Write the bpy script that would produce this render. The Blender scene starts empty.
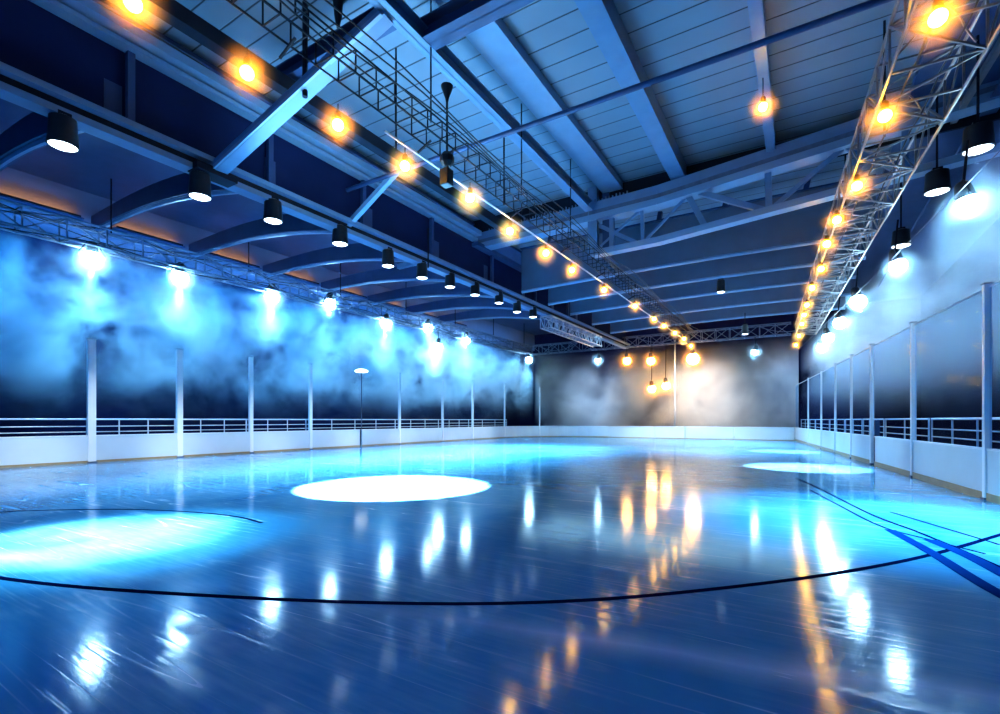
import bpy, bmesh, math, random
from mathutils import Vector, Matrix
random.seed(7)
S = bpy.context.scene
C = S.collection
PI = math.pi

# ------------------------------------------------------------------ camera
F_PX, HOR, EYE = 490.0, 420.0, 1.67
TH = math.atan2(300.0, 490.0)
FW = Vector((-math.sin(TH), math.cos(TH), 0)); RT = Vector((math.cos(TH), math.sin(TH), 0))
cd = bpy.data.cameras.new('camera'); cam = bpy.data.objects.new('camera', cd); C.objects.link(cam)
cam.location = (0, 0, EYE); cam.rotation_euler = (PI / 2, 0, TH)
cd.sensor_width = 36.0; cd.lens = 36.0 * F_PX / 1000.0; cd.shift_y = (HOR - 357.0) / 1000.0
cd.clip_start = 0.05; cd.clip_end = 300
S.camera = cam

# survey helpers: where a sight line meets a level, a plane along the rink or a plane across it
def sight(px): return FW + RT * ((px - 500.0) / F_PX)
def at_depth(px, py, d):
    p = sight(px) * d; return Vector((p.x, p.y, EYE + (HOR - py) / F_PX * d))
def at_z(px, py, z): return at_depth(px, py, F_PX * (z - EYE) / (HOR - py))
def at_x(px, py, x): return at_depth(px, py, x / sight(px).x)
def at_y(px, py, y): return at_depth(px, py, y / sight(px).y)
def ground(px, py): return at_z(px, py, 0.0)

# ------------------------------------------------------------------ materials
def new_mat(name):
    m = bpy.data.materials.new(name); m.use_nodes = True
    nt = m.node_tree; return m, nt, nt.nodes, nt.links
def paint(name, col, rough=0.45, metal=0.0, var=0.25, scale=3.0, bump=0.0, spec=0.5):
    m, nt, N, L = new_mat(name); b = N['Principled BSDF']
    tc = N.new('ShaderNodeTexCoord'); nz = N.new('ShaderNodeTexNoise'); nz.inputs['Scale'].default_value = scale
    nz.inputs['Detail'].default_value = 5
    L.new(tc.outputs['Object'], nz.inputs['Vector'])
    mx = N.new('ShaderNodeMix'); mx.data_type = 'RGBA'
    mx.inputs[6].default_value = (*[c * (1 - var) for c in col], 1)
    mx.inputs[7].default_value = (*[min(1, c * (1 + var)) for c in col], 1)
    L.new(nz.outputs['Fac'], mx.inputs[0]); L.new(mx.outputs[2], b.inputs['Base Color'])
    b.inputs['Roughness'].default_value = rough; b.inputs['Metallic'].default_value = metal
    b.inputs['Specular IOR Level'].default_value = spec
    if bump:
        bp = N.new('ShaderNodeBump'); bp.inputs['Strength'].default_value = bump
        L.new(nz.outputs['Fac'], bp.inputs['Height']); L.new(bp.outputs['Normal'], b.inputs['Normal'])
    return m
def glow(name, col, strength):
    m, nt, N, L = new_mat(name); b = N['Principled BSDF']
    b.inputs['Base Color'].default_value = (0.9, 0.9, 0.9, 1)
    lw = N.new('ShaderNodeLayerWeight'); lw.inputs['Blend'].default_value = 0.35
    mp = N.new('ShaderNodeMapRange'); mp.inputs['To Min'].default_value = strength; mp.inputs['To Max'].default_value = strength * 0.55
    L.new(lw.outputs['Facing'], mp.inputs['Value']); L.new(mp.outputs['Result'], b.inputs['Emission Strength'])
    b.inputs['Emission Color'].default_value = (*col, 1)
    m.cycles.emission_sampling = 'NONE'
    return m
M = {}
M['steel'] = paint('painted_steel', (0.13, 0.21, 0.32), 0.42, 0.15, 0.18, 2.0)
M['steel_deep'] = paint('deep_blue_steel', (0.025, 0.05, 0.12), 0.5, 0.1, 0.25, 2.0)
M['steel_web'] = paint('beam_web_steel', (0.10, 0.13, 0.18), 0.5, 0.1, 0.2, 1.0)
M['steel_pale'] = paint('pale_steel', (0.20, 0.30, 0.42), 0.36, 0.2, 0.15, 2.0)
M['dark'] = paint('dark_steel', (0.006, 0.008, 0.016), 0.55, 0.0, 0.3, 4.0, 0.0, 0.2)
M['black'] = paint('black_housing', (0.006, 0.007, 0.01), 0.45, 0.0, 0.3, 8.0)
M['alu'] = paint('aluminium', (0.42, 0.45, 0.50), 0.34, 0.75, 0.2, 6.0)
M['alu_dark'] = paint('dull_aluminium', (0.12, 0.15, 0.21), 0.42, 0.5, 0.3, 6.0)
M['bronze'] = paint('bronzed_aluminium', (0.26, 0.24, 0.25), 0.38, 0.6, 0.25, 6.0)
M['white_post'] = paint('white_enamel', (0.88, 0.92, 0.95), 0.3, 0.0, 0.05, 2.0)
M['board'] = paint('white_board', (0.62, 0.72, 0.78), 0.32, 0.0, 0.07, 1.2)
M['cap'] = paint('board_cap', (0.80, 0.86, 0.90), 0.3, 0.0, 0.05, 2.0)
M['kick'] = paint('ochre_kick_plate', (0.36, 0.27, 0.16), 0.4, 0.0, 0.25, 3.0)
M['rail'] = paint('white_rail', (0.72, 0.80, 0.88), 0.3, 0.1, 0.08, 3.0)
M['panel'] = paint('dark_wall_panel', (0.008, 0.014, 0.05), 0.7, 0.0, 0.35, 0.8, 0.0, 0.1)
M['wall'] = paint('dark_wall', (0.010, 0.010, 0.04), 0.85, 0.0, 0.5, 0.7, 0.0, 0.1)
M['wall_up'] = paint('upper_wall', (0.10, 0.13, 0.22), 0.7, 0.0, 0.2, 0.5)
M['apron'] = paint('dark_concrete', (0.03, 0.035, 0.06), 0.7, 0.0, 0.4, 1.5)
M['line'] = paint('navy_line', (0.002, 0.008, 0.04), 0.8, 0.0, 0.3, 2.0, 0.0, 0.0)
M['line_blue'] = paint('blue_line', (0.004, 0.035, 0.15), 0.8, 0.0, 0.3, 2.0, 0.0, 0.0)
M['cable'] = paint('black_cable', (0.01, 0.012, 0.02), 0.5, 0.0, 0.3, 5.0)
M['warm'] = glow('warm_bulb', (1.0, 0.45, 0.016), 75)
M['warm_far'] = glow('amber_lens', (1.0, 0.42, 0.025), 40)
M['cool'] = glow('cool_lens', (0.40, 0.75, 1.0), 90)
M['strip'] = glow('warm_strip', (1.0, 0.42, 0.12), 5)
M['flood'] = glow('flood_lens', (0.80, 0.92, 1.0), 6)

def deck_mat():
    m, nt, N, L = new_mat('roof_deck'); b = N['Principled BSDF']
    tc = N.new('ShaderNodeTexCoord'); sp = N.new('ShaderNodeSeparateXYZ'); L.new(tc.outputs['Object'], sp.inputs[0])
    md = N.new('ShaderNodeMath'); md.operation = 'PINGPONG'; md.inputs[1].default_value = 0.36; L.new(sp.outputs['Y'], md.inputs[0])
    cr = N.new('ShaderNodeValToRGB'); cr.color_ramp.elements[0].position = 0.008; cr.color_ramp.elements[0].color = (0.03, 0.03, 0.03, 1)
    cr.color_ramp.elements[1].position = 0.03; cr.color_ramp.elements[1].color = (1, 1, 1, 1)
    L.new(md.outputs[0], cr.inputs[0])
    nz = N.new('ShaderNodeTexNoise'); nz.inputs['Scale'].default_value = 0.6; L.new(tc.outputs['Object'], nz.inputs['Vector'])
    mx = N.new('ShaderNodeMix'); mx.data_type = 'RGBA'; mx.inputs[6].default_value = (0.15, 0.18, 0.22, 1); mx.inputs[7].default_value = (0.21, 0.25, 0.30, 1)
    L.new(nz.outputs['Fac'], mx.inputs[0])
    ml = N.new('ShaderNodeMix'); ml.data_type = 'RGBA'; ml.blend_type = 'MULTIPLY'; ml.inputs[0].default_value = 0.9
    L.new(mx.outputs[2], ml.inputs[6]); L.new(cr.outputs['Color'], ml.inputs[7]); L.new(ml.outputs[2], b.inputs['Base Color'])
    bp = N.new('ShaderNodeBump'); bp.inputs['Strength'].default_value = 0.6; bp.inputs['Distance'].default_value = 0.05
    L.new(cr.outputs['Color'], bp.inputs['Height']); L.new(bp.outputs['Normal'], b.inputs['Normal'])
    b.inputs['Roughness'].default_value = 0.5; b.inputs['Metallic'].default_value = 0.1
    return m
M['deck'] = deck_mat()

def ice_mat():
    m, nt, N, L = new_mat('ice'); b = N['Principled BSDF']
    tc = N.new('ShaderNodeTexCoord')
    def noise(scale, detail=4, rot=0.0, sx=1.0, sy=1.0, dist=0.0):
        mp = N.new('ShaderNodeMapping'); mp.inputs['Rotation'].default_value = (0, 0, rot); mp.inputs['Scale'].default_value = (sx, sy, 1)
        L.new(tc.outputs['Object'], mp.inputs['Vector'])
        n = N.new('ShaderNodeTexNoise'); n.inputs['Scale'].default_value = scale; n.inputs['Detail'].default_value = detail
        n.inputs['Distortion'].default_value = dist
        L.new(mp.outputs['Vector'], n.inputs['Vector']); return n.outputs['Fac']
    def math_(op, a, c=None, clamp=False):
        x = N.new('ShaderNodeMath'); x.operation = op; x.use_clamp = clamp
        for i, v in enumerate((a, c)):
            if v is None: continue
            if isinstance(v, (int, float)): x.inputs[i].default_value = v
            else: L.new(v, x.inputs[i])
        return x.outputs[0]
    # skate scratches: thin contour lines of stretched noise, several directions
    lines = None
    for rot, sx, sy, sc, w in ((0.5, .07, 1.2, 1.0, .006), (1.2, .06, 1.3, 1.1, .006), (1.9, .07, 1.1, 1.2, .006), (2.5, .06, 1.5, 1.3, .008), (3.0, .05, 1.6, 1.7, .008), (0.1, .06, 2.0, 1.5, .008)):
        f = noise(sc, 1.0, rot, sx, sy, 0.0)
        d = math_('ABSOLUTE', math_('SUBTRACT', f, 0.5))
        l = math_('SUBTRACT', 1.0, math_('DIVIDE', d, w), True)
        br = math_('MULTIPLY', math_('SUBTRACT', noise(0.9, 3, rot + 1), 0.46), 5.0, True)
        l = math_('MULTIPLY', l, br)
        lines = l if lines is None else math_('MAXIMUM', lines, l)
    cloud = noise(0.35, 6, 0.3, 1, 1, 0.8)
    fine = noise(9.0, 6, 0.55, .25, 2.4)
    base = N.new('ShaderNodeMix'); base.data_type = 'RGBA'
    base.inputs[6].default_value = (0.055, 0.28, 0.52, 1); base.inputs[7].default_value = (0.28, 0.58, 0.76, 1)
    cl = math_('MULTIPLY', math_('SUBTRACT', cloud, 0.38), 3.0, True)
    L.new(math_('MULTIPLY', cl, fine), base.inputs[0])
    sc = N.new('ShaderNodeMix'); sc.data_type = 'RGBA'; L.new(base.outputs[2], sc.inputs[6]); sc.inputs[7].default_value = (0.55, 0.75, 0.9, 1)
    # a soft pale band running across the near ice
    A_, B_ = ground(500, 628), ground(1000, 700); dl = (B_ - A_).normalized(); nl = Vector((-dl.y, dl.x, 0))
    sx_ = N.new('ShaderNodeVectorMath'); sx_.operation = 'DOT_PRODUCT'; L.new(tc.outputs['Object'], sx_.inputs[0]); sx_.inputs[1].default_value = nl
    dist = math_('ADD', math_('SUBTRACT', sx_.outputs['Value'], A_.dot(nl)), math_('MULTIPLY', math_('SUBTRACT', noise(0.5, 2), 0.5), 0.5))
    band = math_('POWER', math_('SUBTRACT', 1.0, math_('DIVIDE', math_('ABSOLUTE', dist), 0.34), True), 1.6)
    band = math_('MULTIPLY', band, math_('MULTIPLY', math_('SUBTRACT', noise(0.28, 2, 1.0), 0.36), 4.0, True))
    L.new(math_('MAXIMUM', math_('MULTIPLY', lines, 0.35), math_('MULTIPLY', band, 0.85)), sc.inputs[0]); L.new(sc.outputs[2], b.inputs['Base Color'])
    ro = math_('ADD', math_('MULTIPLY', fine, 0.09), 0.06)
    L.new(math_('ADD', ro, math_('MULTIPLY', lines, 0.2)), b.inputs['Roughness'])
    b.inputs['IOR'].default_value = 1.45; b.inputs['Specular IOR Level'].default_value = 0.75
    bp = N.new('ShaderNodeBump'); bp.inputs['Strength'].default_value = 0.06; bp.inputs['Distance'].default_value = 0.02
    h = math_('ADD', math_('MULTIPLY', fine, 0.5), math_('MULTIPLY', lines, -0.5))
    L.new(h, bp.inputs['Height']); L.new(bp.outputs['Normal'], b.inputs['Normal'])
    return m
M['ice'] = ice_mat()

def glass_mat():
    m, nt, N, L = new_mat('clear_pane'); N.remove(N['Principled BSDF']); out = N['Material Output']
    tr = N.new('ShaderNodeBsdfTransparent'); tr.inputs['Color'].default_value = (0.86, 0.93, 0.98, 1)
    gl = N.new('ShaderNodeBsdfGlossy'); gl.inputs['Roughness'].default_value = 0.04; gl.inputs['Color'].default_value = (0.9, 0.95, 1, 1)
    fr = N.new('ShaderNodeFresnel'); fr.inputs['IOR'].default_value = 1.25
    mx = N.new('ShaderNodeMixShader'); ge = N.new('ShaderNodeNewGeometry'); iv = N.new('ShaderNodeMath'); iv.operation = 'SUBTRACT'; iv.inputs[0].default_value = 0.04; L.new(ge.outputs['Backfacing'], iv.inputs[1]); iv.use_clamp = True
    mu = N.new('ShaderNodeMath'); mu.operation = 'MULTIPLY'; L.new(fr.outputs[0], mu.inputs[0]); L.new(iv.outputs[0], mu.inputs[1])
    L.new(mu.outputs[0], mx.inputs[0]); L.new(tr.outputs[0], mx.inputs[1]); L.new(gl.outputs[0], mx.inputs[2])
    L.new(mx.outputs[0], out.inputs['Surface']); return m
M['glass'] = glass_mat()

def haze_mat(name, col, dens, zpts, scale, lo, hi, seed=0.0, aniso=0.2):
    # billowing smoke: noise cut-out times a height profile; lit by spotlights and added fills
    m, nt, N, L = new_mat(name); N.remove(N['Principled BSDF']); out = N['Material Output']
    tc = N.new('ShaderNodeTexCoord'); sp = N.new('ShaderNodeSeparateXYZ'); L.new(tc.outputs['Object'], sp.inputs[0])
    mp = N.new('ShaderNodeMapping'); mp.inputs['Location'].default_value = (seed, seed * .7, seed * .3); L.new(tc.outputs['Object'], mp.inputs['Vector'])
    nz = N.new('ShaderNodeTexNoise'); nz.inputs['Scale'].default_value = scale; nz.inputs['Detail'].default_value = 5; nz.inputs['Roughness'].default_value = 0.62
    nz.inputs['Distortion'].default_value = 0.35
    L.new(mp.outputs['Vector'], nz.inputs['Vector'])
    mr = N.new('ShaderNodeMapRange'); mr.interpolation_type = 'SMOOTHSTEP'; mr.inputs['From Min'].default_value = lo; mr.inputs['From Max'].default_value = hi
    L.new(nz.outputs['Fac'], mr.inputs['Value'])
    fc = N.new('ShaderNodeFloatCurve'); cu = fc.mapping.curves[0]
    for i, (z, v) in enumerate(zpts):
        if i < 2: cu.points[i].location = (z / 12.0, v)
        else: cu.points.new(z / 12.0, v)
    fc.mapping.update()
    dv = N.new('ShaderNodeMath'); dv.operation = 'DIVIDE'; dv.inputs[1].default_value = 12.0; L.new(sp.outputs['Z'], dv.inputs[0]); L.new(dv.outputs[0], fc.inputs['Value'])
    a = N.new('ShaderNodeMath'); a.operation = 'MULTIPLY'; L.new(mr.outputs['Result'], a.inputs[0]); L.new(fc.outputs[0], a.inputs[1])
    d = N.new('ShaderNodeMath'); d.operation = 'MULTIPLY'; d.inputs[1].default_value = dens; L.new(a.outputs[0], d.inputs[0])
    vs = N.new('ShaderNodeVolumeScatter'); vs.inputs['Color'].default_value = (*col, 1); vs.inputs['Anisotropy'].default_value = aniso
    L.new(d.outputs[0], vs.inputs['Density']); L.new(vs.outputs[0], out.inputs['Volume'])
    return m

# ------------------------------------------------------------------ mesh helpers
OFF = {}
def V(*a): return Vector(a)
class MB:
    def __init__(s): s.bm = bmesh.new()
    def hexa(s, pts):
        v = [s.bm.verts.new(p) for p in pts]
        for f in ((0, 3, 2, 1), (4, 5, 6, 7), (0, 1, 5, 4), (1, 2, 6, 5), (2, 3, 7, 6), (3, 0, 4, 7)): s.bm.faces.new([v[i] for i in f])
        return s
    def box(s, lo, hi):
        x0, y0, z0 = lo; x1, y1, z1 = hi
        return s.hexa([(x0, y0, z0), (x1, y0, z0), (x1, y1, z0), (x0, y1, z0), (x0, y0, z1), (x1, y0, z1), (x1, y1, z1), (x0, y1, z1)])
    def bar(s, p, q, w, h, up=(0, 0, 1)):
        p, q = Vector(p), Vector(q); d = (q - p).normalized(); u = Vector(up)
        if abs(d.dot(u)) > 0.99: u = Vector((0, 1, 0))
        a = d.cross(u).normalized() * w / 2; b = a.cross(d).normalized() * h / 2
        return s.hexa([p - a - b, p + a - b, q + a - b, q - a - b, p - a + b, p + a + b, q + a + b, q - a + b])
    def ibeam(s, p, q, w, h, t=0.03, up=(0, 0, 1)):
        p, q = Vector(p), Vector(q); u = Vector(up)
        s.bar(p, q, t * 0.8, h, up)
        o = u * (h / 2 - t / 2)
        s.bar(p + o, q + o, w, t, up); s.bar(p - o, q - o, w, t, up); return s
    def path(s, pts, r, seg=8):
        pts = [Vector(p) for p in pts]; rings = []
        for i, p in enumerate(pts):
            d = (pts[min(i + 1, len(pts) - 1)] - pts[max(i - 1, 0)]).normalized()
            u = Vector((0, 0, 1)) if abs(d.z) < 0.95 else Vector((1, 0, 0))
            a = d.cross(u).normalized(); b = a.cross(d)
            rings.append([s.bm.verts.new(p + a * math.cos(2 * PI * k / seg) * r + b * math.sin(2 * PI * k / seg) * r) for k in range(seg)])
        for A, B in zip(rings, rings[1:]):
            for k in range(seg): s.bm.faces.new((A[k], A[(k + 1) % seg], B[(k + 1) % seg], B[k]))
        s.bm.faces.new(rings[0][::-1]); s.bm.faces.new(rings[-1]); return s
    def tube(s, p, q, r, seg=8): return s.path([p, q], r, seg)
    def lathe(s, prof, origin=(0, 0, 0), axis=(0, 0, 1), seg=20):
        o = Vector(origin); ax = Vector(axis).normalized()
        R = Vector((0, 0, 1)).rotation_difference(ax).to_matrix(); rings = []
        for r, z in prof:
            if r < 1e-5: rings.append([s.bm.verts.new(o + R @ Vector((0, 0, z)))])
            else: rings.append([s.bm.verts.new(o + R @ Vector((r * math.cos(2 * PI * k / seg), r * math.sin(2 * PI * k / seg), z))) for k in range(seg)])
        for A, B in zip(rings, rings[1:]):
            for k in range(seg):
                j = (k + 1) % seg
                if len(A) == 1 and len(B) == 1: continue
                if len(A) == 1: s.bm.faces.new((A[0], B[j], B[k]))
                elif len(B) == 1: s.bm.faces.new((A[k], A[j], B[0]))
                else: s.bm.faces.new((A[k], A[j], B[j], B[k]))
        return s
    def strip(s, pts, a, b, z0, z1):
        # slab that follows a plan path; a, b are offsets to its left hand side
        n = len(pts); P = [Vector((p[0], p[1])) for p in pts]; rows = []
        for i in range(n):
            d = (P[min(i + 1, n - 1)] - P[max(i - 1, 0)]).normalized(); l = Vector((-d.y, d.x))
            rows.append([s.bm.verts.new((*(P[i] + l * o), z)) for o, z in ((a, z0), (b, z0), (b, z1), (a, z1))])
        for A, B in zip(rows, rows[1:]):
            for k in range(4): s.bm.faces.new((A[k], A[(k + 1) % 4], B[(k + 1) % 4], B[k]))
        s.bm.faces.new(rows[0][::-1]); s.bm.faces.new(rows[-1]); return s
    def poly(s, pts, thick=None, axis=(0, 0, 1)):
        v = [s.bm.verts.new(p) for p in pts]; f = s.bm.faces.new(v)
        if thick:
            g = bmesh.ops.extrude_face_region(s.bm, geom=[f])
            bmesh.ops.translate(s.bm, vec=Vector(axis) * thick, verts=[e for e in g['geom'] if isinstance(e, bmesh.types.BMVert)])
        return s
    def build(s, name, mat, parent=None, smooth=False, bevel=0.0, at=None):
        bm = s.bm; bmesh.ops.recalc_face_normals(bm, faces=bm.faces)
        off = OFF[parent.name] if parent else (Vector(at) if at is not None else Vector((0, 0, 0)))
        if off.length: bmesh.ops.translate(bm, vec=-off, verts=bm.verts)
        me = bpy.data.meshes.new(name); bm.to_mesh(me); bm.free()
        if smooth:
            me.polygons.foreach_set('use_smooth', [True] * len(me.polygons))
        me.materials.append(mat)
        o = bpy.data.objects.new(name, me); C.objects.link(o)
        if smooth: 
            me.set_sharp_from_angle(angle=0.7)
        if parent: o.parent = parent
        else: o.location = off
        OFF[o.name] = off.copy()
        if bevel:
            b = o.modifiers.new('bevel', 'BEVEL'); b.width = bevel; b.segments = 2; b.limit_method = 'ANGLE'
        return o
def tag(o, label=None, cat=None, group=None, kind=None):
    if label: o['label'] = label
    if cat: o['category'] = cat
    if group: o['group'] = group
    if kind: o['kind'] = kind
    return o
def thing(name, loc, label, cat, group=None):
    o = bpy.data.objects.new(name, None); C.objects.link(o); o.location = loc; o.empty_display_size = 0.2
    OFF[o.name] = Vector(loc); return tag(o, label, cat, group)
ORD = ['first', 'second', 'third', 'fourth', 'fifth', 'sixth', 'seventh', 'eighth', 'ninth', 'tenth', 'eleventh', 'twelfth', 'thirteenth', 'fourteenth', 'fifteenth', 'sixteenth']

# ------------------------------------------------------------------ plan of the rink
XL, YE = -23.6, 46.0
def xr(y): return 3.3 - (y - 14.0) * 0.114
def left_y(px): return at_x(px, 0, XL).y
def right_pt(px):
    d = sight(px); t = (3.3 + 14 * 0.114) / (d.x + 0.114 * d.y); return Vector((d.x * t, d.y * t, 0))
corner = [V(XL, 39.5, 0)]
for k in range(1, 13):
    a = PI - (PI / 2) * k / 12.0
    corner.append(V(-15.8 + 7.8 * math.cos(a), 39.5 + 6.5 * math.sin(a), 0))
rink = [(XL, -14)] + [(p.x, p.y) for p in corner] + [(xr(YE), YE), (xr(-14), -14)]

# ------------------------------------------------------------------ setting
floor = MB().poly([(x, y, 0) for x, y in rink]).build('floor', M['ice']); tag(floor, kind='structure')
tag(MB().box((-29, -14, -0.12), (8.4, 52, -0.02)).build('trim_1', M['apron']), kind='structure')
ceil = MB().box((-29.2, -14, 12.0), (8.6, 52.2, 12.2)).build('ceiling', M['deck']); tag(ceil, kind='structure')
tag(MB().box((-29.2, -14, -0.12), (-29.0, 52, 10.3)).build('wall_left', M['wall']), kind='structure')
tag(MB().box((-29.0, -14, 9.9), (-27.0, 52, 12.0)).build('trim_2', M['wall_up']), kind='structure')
tag(MB().box((8.4, -14, -0.12), (8.6, 52, 12.0)).build('wall_right', M['wall']), kind='structure')
tag(MB().box((-29.0, 52.0, -0.12), (8.4, 52.2, 12.0)).build('wall_back', M['wall']), kind='structure')
tag(MB().box((-27.0, -14, 11.78), (-14.4, 52, 11.9)).build('trim_4', M['steel_deep']), kind='structure')   # added dark plate, darkens the deck over the left aisle by colour
tag(MB().box((2.9, 8, 11.7), (8.4, 52, 11.9)).build('trim_5', M['steel_deep']), kind='structure')   # added plate whose deep colour darkens the deck on the right
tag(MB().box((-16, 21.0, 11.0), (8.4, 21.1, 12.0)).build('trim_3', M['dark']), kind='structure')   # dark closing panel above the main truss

# painted circles, thin navy and wide blue lines on the ice
def smooth_path(pts, n=14):
    P = [pts[0]] + pts + [pts[-1]]; out = []
    for i in range(1, len(P) - 2):
        for k in range(n):
            t = k / n; a, b, c, d = P[i - 1], P[i], P[i + 1], P[i + 2]
            out.append(0.5 * ((2 * b) + (c - a) * t + (2 * a - 5 * b + 4 * c - d) * t * t + (3 * b - a - 3 * c + d) * t ** 3))
    out.append(P[-2]); return out
def ice_line(name, pix, w, mat, z):
    pts = smooth_path([ground(*p) for p in pix])
    MB().strip([(p.x, p.y) for p in pts], -w / 2, w / 2, z - 0.004, z).build(name, mat, floor)
ice_line('painted_circle_line', [(-260, 520), (-60, 566), (0, 578), (90, 588), (250, 598), (380, 603), (500, 603.5), (620, 598), (750, 585), (850, 571), (930, 555), (1000, 535), (1100, 505)], 0.07, M['line'], 0.004)
ice_line('painted_circle_line', [(-80, 516), (0, 512), (60, 510), (130, 509.5), (190, 512), (235, 516.5), (262, 523)], 0.05, M['line'], 0.0045)
ice_line('thin_navy_line', [(796, 478), (822, 490), (870, 514), (920, 533), (1000, 567), (1060, 595)], 0.045, M['line'], 0.005)
ice_line('thin_navy_line', [(810, 490), (840, 506), (880, 526), (930, 540), (985, 554)], 0.035, M['line'], 0.0055)
ice_line('thin_navy_line', [(890, 512), (930, 524), (1000, 545)], 0.035, M['line'], 0.006)
ice_line('wide_blue_line', [(890, 530), (930, 552), (975, 580), (1010, 600)], 0.14, M['line_blue'], 0.0065)
ice_line('wide_blue_line', [(930, 540), (970, 557), (1010, 578)], 0.16, M['line_blue'], 0.0068)

# ------------------------------------------------------------------ boards
def board(pts, label, group, kick=0.09, height=1.07):
    c = pts[len(pts) // 2]
    t = thing('dasher_board', (c[0], c[1], 0), label, 'board', group)
    MB().strip(pts, 0.0, 0.10, 0.0, height - 0.03).build('panel', M['board'], t)
    MB().strip(pts, -0.015, 0.125, height - 0.03, height + 0.01).build('cap_rail', M['cap'], t)
    MB().strip(pts, -0.018, -0.001, 0.0, kick).build('kick_plate', M['kick'], t)
LP = [92, 180, 251.5, 311, 361, 400, 443, 473]
ly = [-2.0, ] + [left_y(p) for p in LP] + [39.5]
llab = ['nearest white rink board on the left, cut by the photo edge',
        'white rink board between the first and second left glass posts',
        'white rink board between the second and third left glass posts',
        'white rink board between the third and fourth left glass posts',
        'white rink board from the fourth left glass post to the gate gap',
        'white rink board just beyond the gate gap on the left side',
        'white rink board between the fifth and sixth left glass posts',
        'white rink board between the sixth and seventh left glass posts',
        'last straight white board on the left before the far corner']
for i in range(len(ly) - 1):
    board([(XL, ly[i] + 0.09), (XL, (ly[i] + ly[i + 1]) / 2), (XL, ly[i + 1] - 0.09)], llab[i], 'left rink boards')
c1 = corner[:6]; c2 = corner[5:]
board([(p.x, p.y) for p in c1], 'curved white board in the far left corner, first half of the bend', 'corner boards', 0.08)
board([(p.x, p.y) for p in c2], 'curved white board in the far left corner, second half of the bend', 'corner boards', 0.08)
ex = [-15.8] + [at_y(p, 0, YE).x for p in (655, 685, 734)] + [xr(YE)]
elab = ['leftmost flat white board across the far end of the rink', 'far end white board below the cluster of amber lamps',
        'far end white board right of the thin pole', 'rightmost far end white board meeting the right side boards']
for i in range(4):
    board([(ex[i] + 0.02, YE), ((ex[i] + ex[i + 1]) / 2, YE), (ex[i + 1] - 0.02, YE)], elab[i], 'far end boards', 0.05)
RP = [808, 821, 835, 851, 871, 912, 985]
rp = [V(xr(YE), YE, 0)] + [right_pt(p) for p in RP] + [V(xr(8.0), 8.0, 0)]
rlab = ['farthest white board on the right, in the far right corner', 'short far white board on the right, between the last two glass posts',
        'white right side board second from the far corner glass posts', 'white right side board just beyond the wide pair of posts, second panel',
        'white right side board ending at the dark gate post', 'white right side board directly in front of the dark gate post',
        'large pale blue-white right board with a bright sheen spot', 'nearest white board at the right edge of the photo']
for i in range(len(rp) - 1):
    a, b = rp[i], rp[i + 1]; d = (b - a).normalized(); a2 = a + d * 0.1; b2 = b - d * 0.1
    if i == 5: a2 = a + d * 0.55
    m = (a2 + b2) / 2
    board([(a2.x, a2.y), (m.x, m.y), (b2.x, b2.y)], rlab[i], 'right rink boards', 0.16)

# ------------------------------------------------------------------ glass posts
def post(x, y, h, w, dep, dirv, label, group):
    t = thing('glass_post', (x, y, 0), label, 'post', group)
    d = Vector(dirv).normalized(); n = Vector((-d.y, d.x, 0))
    c = Vector((x, y, 0)) + n * (dep / 2 - 0.03)
    MB().bar(c, c + V(0, 0, h), w, dep, up=n).build('upright', M['white_post'], t, bevel=0.012)
    MB().bar(c + V(0, 0, h), c + V(0, 0, h + 0.03), w + 0.03, dep + 0.03, up=n).build('end_cap', M['alu'], t)
    MB().bar(c, c + V(0, 0, 0.05), w + 0.05, dep + 0.04, up=n).build('foot', M['alu_dark'], t)
lp = [(92, 4.82, .26, 'thick white glass post on the left, nearest the camera'), (180, 4.82, .24, 'second white glass post from the left edge'),
      (251.5, 4.84, .18, 'third white glass post from the left edge'), (311, 4.84, .17, 'fourth white glass post from the left edge, left of the gate gap'),
      (400, 4.92, .14, 'thin white left glass post, first beyond the gate gap'), (443, 4.93, .13, 'thin white left glass post, second beyond the gate gap'),
      (473, 5.0, .13, 'thin white left glass post, third beyond the gate gap, pale haze around it'), (505, 5.1, .09, 'very thin faint glass post where the far left corner begins')]
for px, h, w, lab in lp: post(XL, left_y(px), h, w, 0.16, (0, 1, 0), lab, 'left glass posts')
p = corner[5]; post(p.x, p.y, 4.9, .09, 0.12, (0.5, 0.8, 0), 'very thin faint glass post in the bend of the far left corner', 'left glass posts')
rl = ['farthest thin glass post on the right side', 'second farthest thin glass post on the right side', 'thin right glass post, third from the far corner',
      'thin right glass post just beyond the wide post by the dark gate post', 'wide white right glass post beside the dark gate post', 'tall white right glass post, second nearest to the camera',
      'tallest thick glass post near the right edge of the photo']
rd = (V(xr(8), 8, 0) - V(xr(46), 46, 0)).normalized()
for i, px in enumerate(RP):
    q = right_pt(px); post(q.x, q.y, 4.5, [.09, .09, .10, .10, .12, .13, .13][i], 0.12 if i > 3 else .09, rd, rl[i], 'right glass posts')
q = right_pt(871) + rd * 0.34
g = MB().bar(q + V(.1, 0, 0), q + V(.1, 0, 1.66), 0.22, 0.16, up=(1, 0, 0)).build('gate_post', M['steel_deep'], at=q, bevel=0.01)
tag(g, 'short dark blue gate post between two white right boards', 'post')

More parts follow.
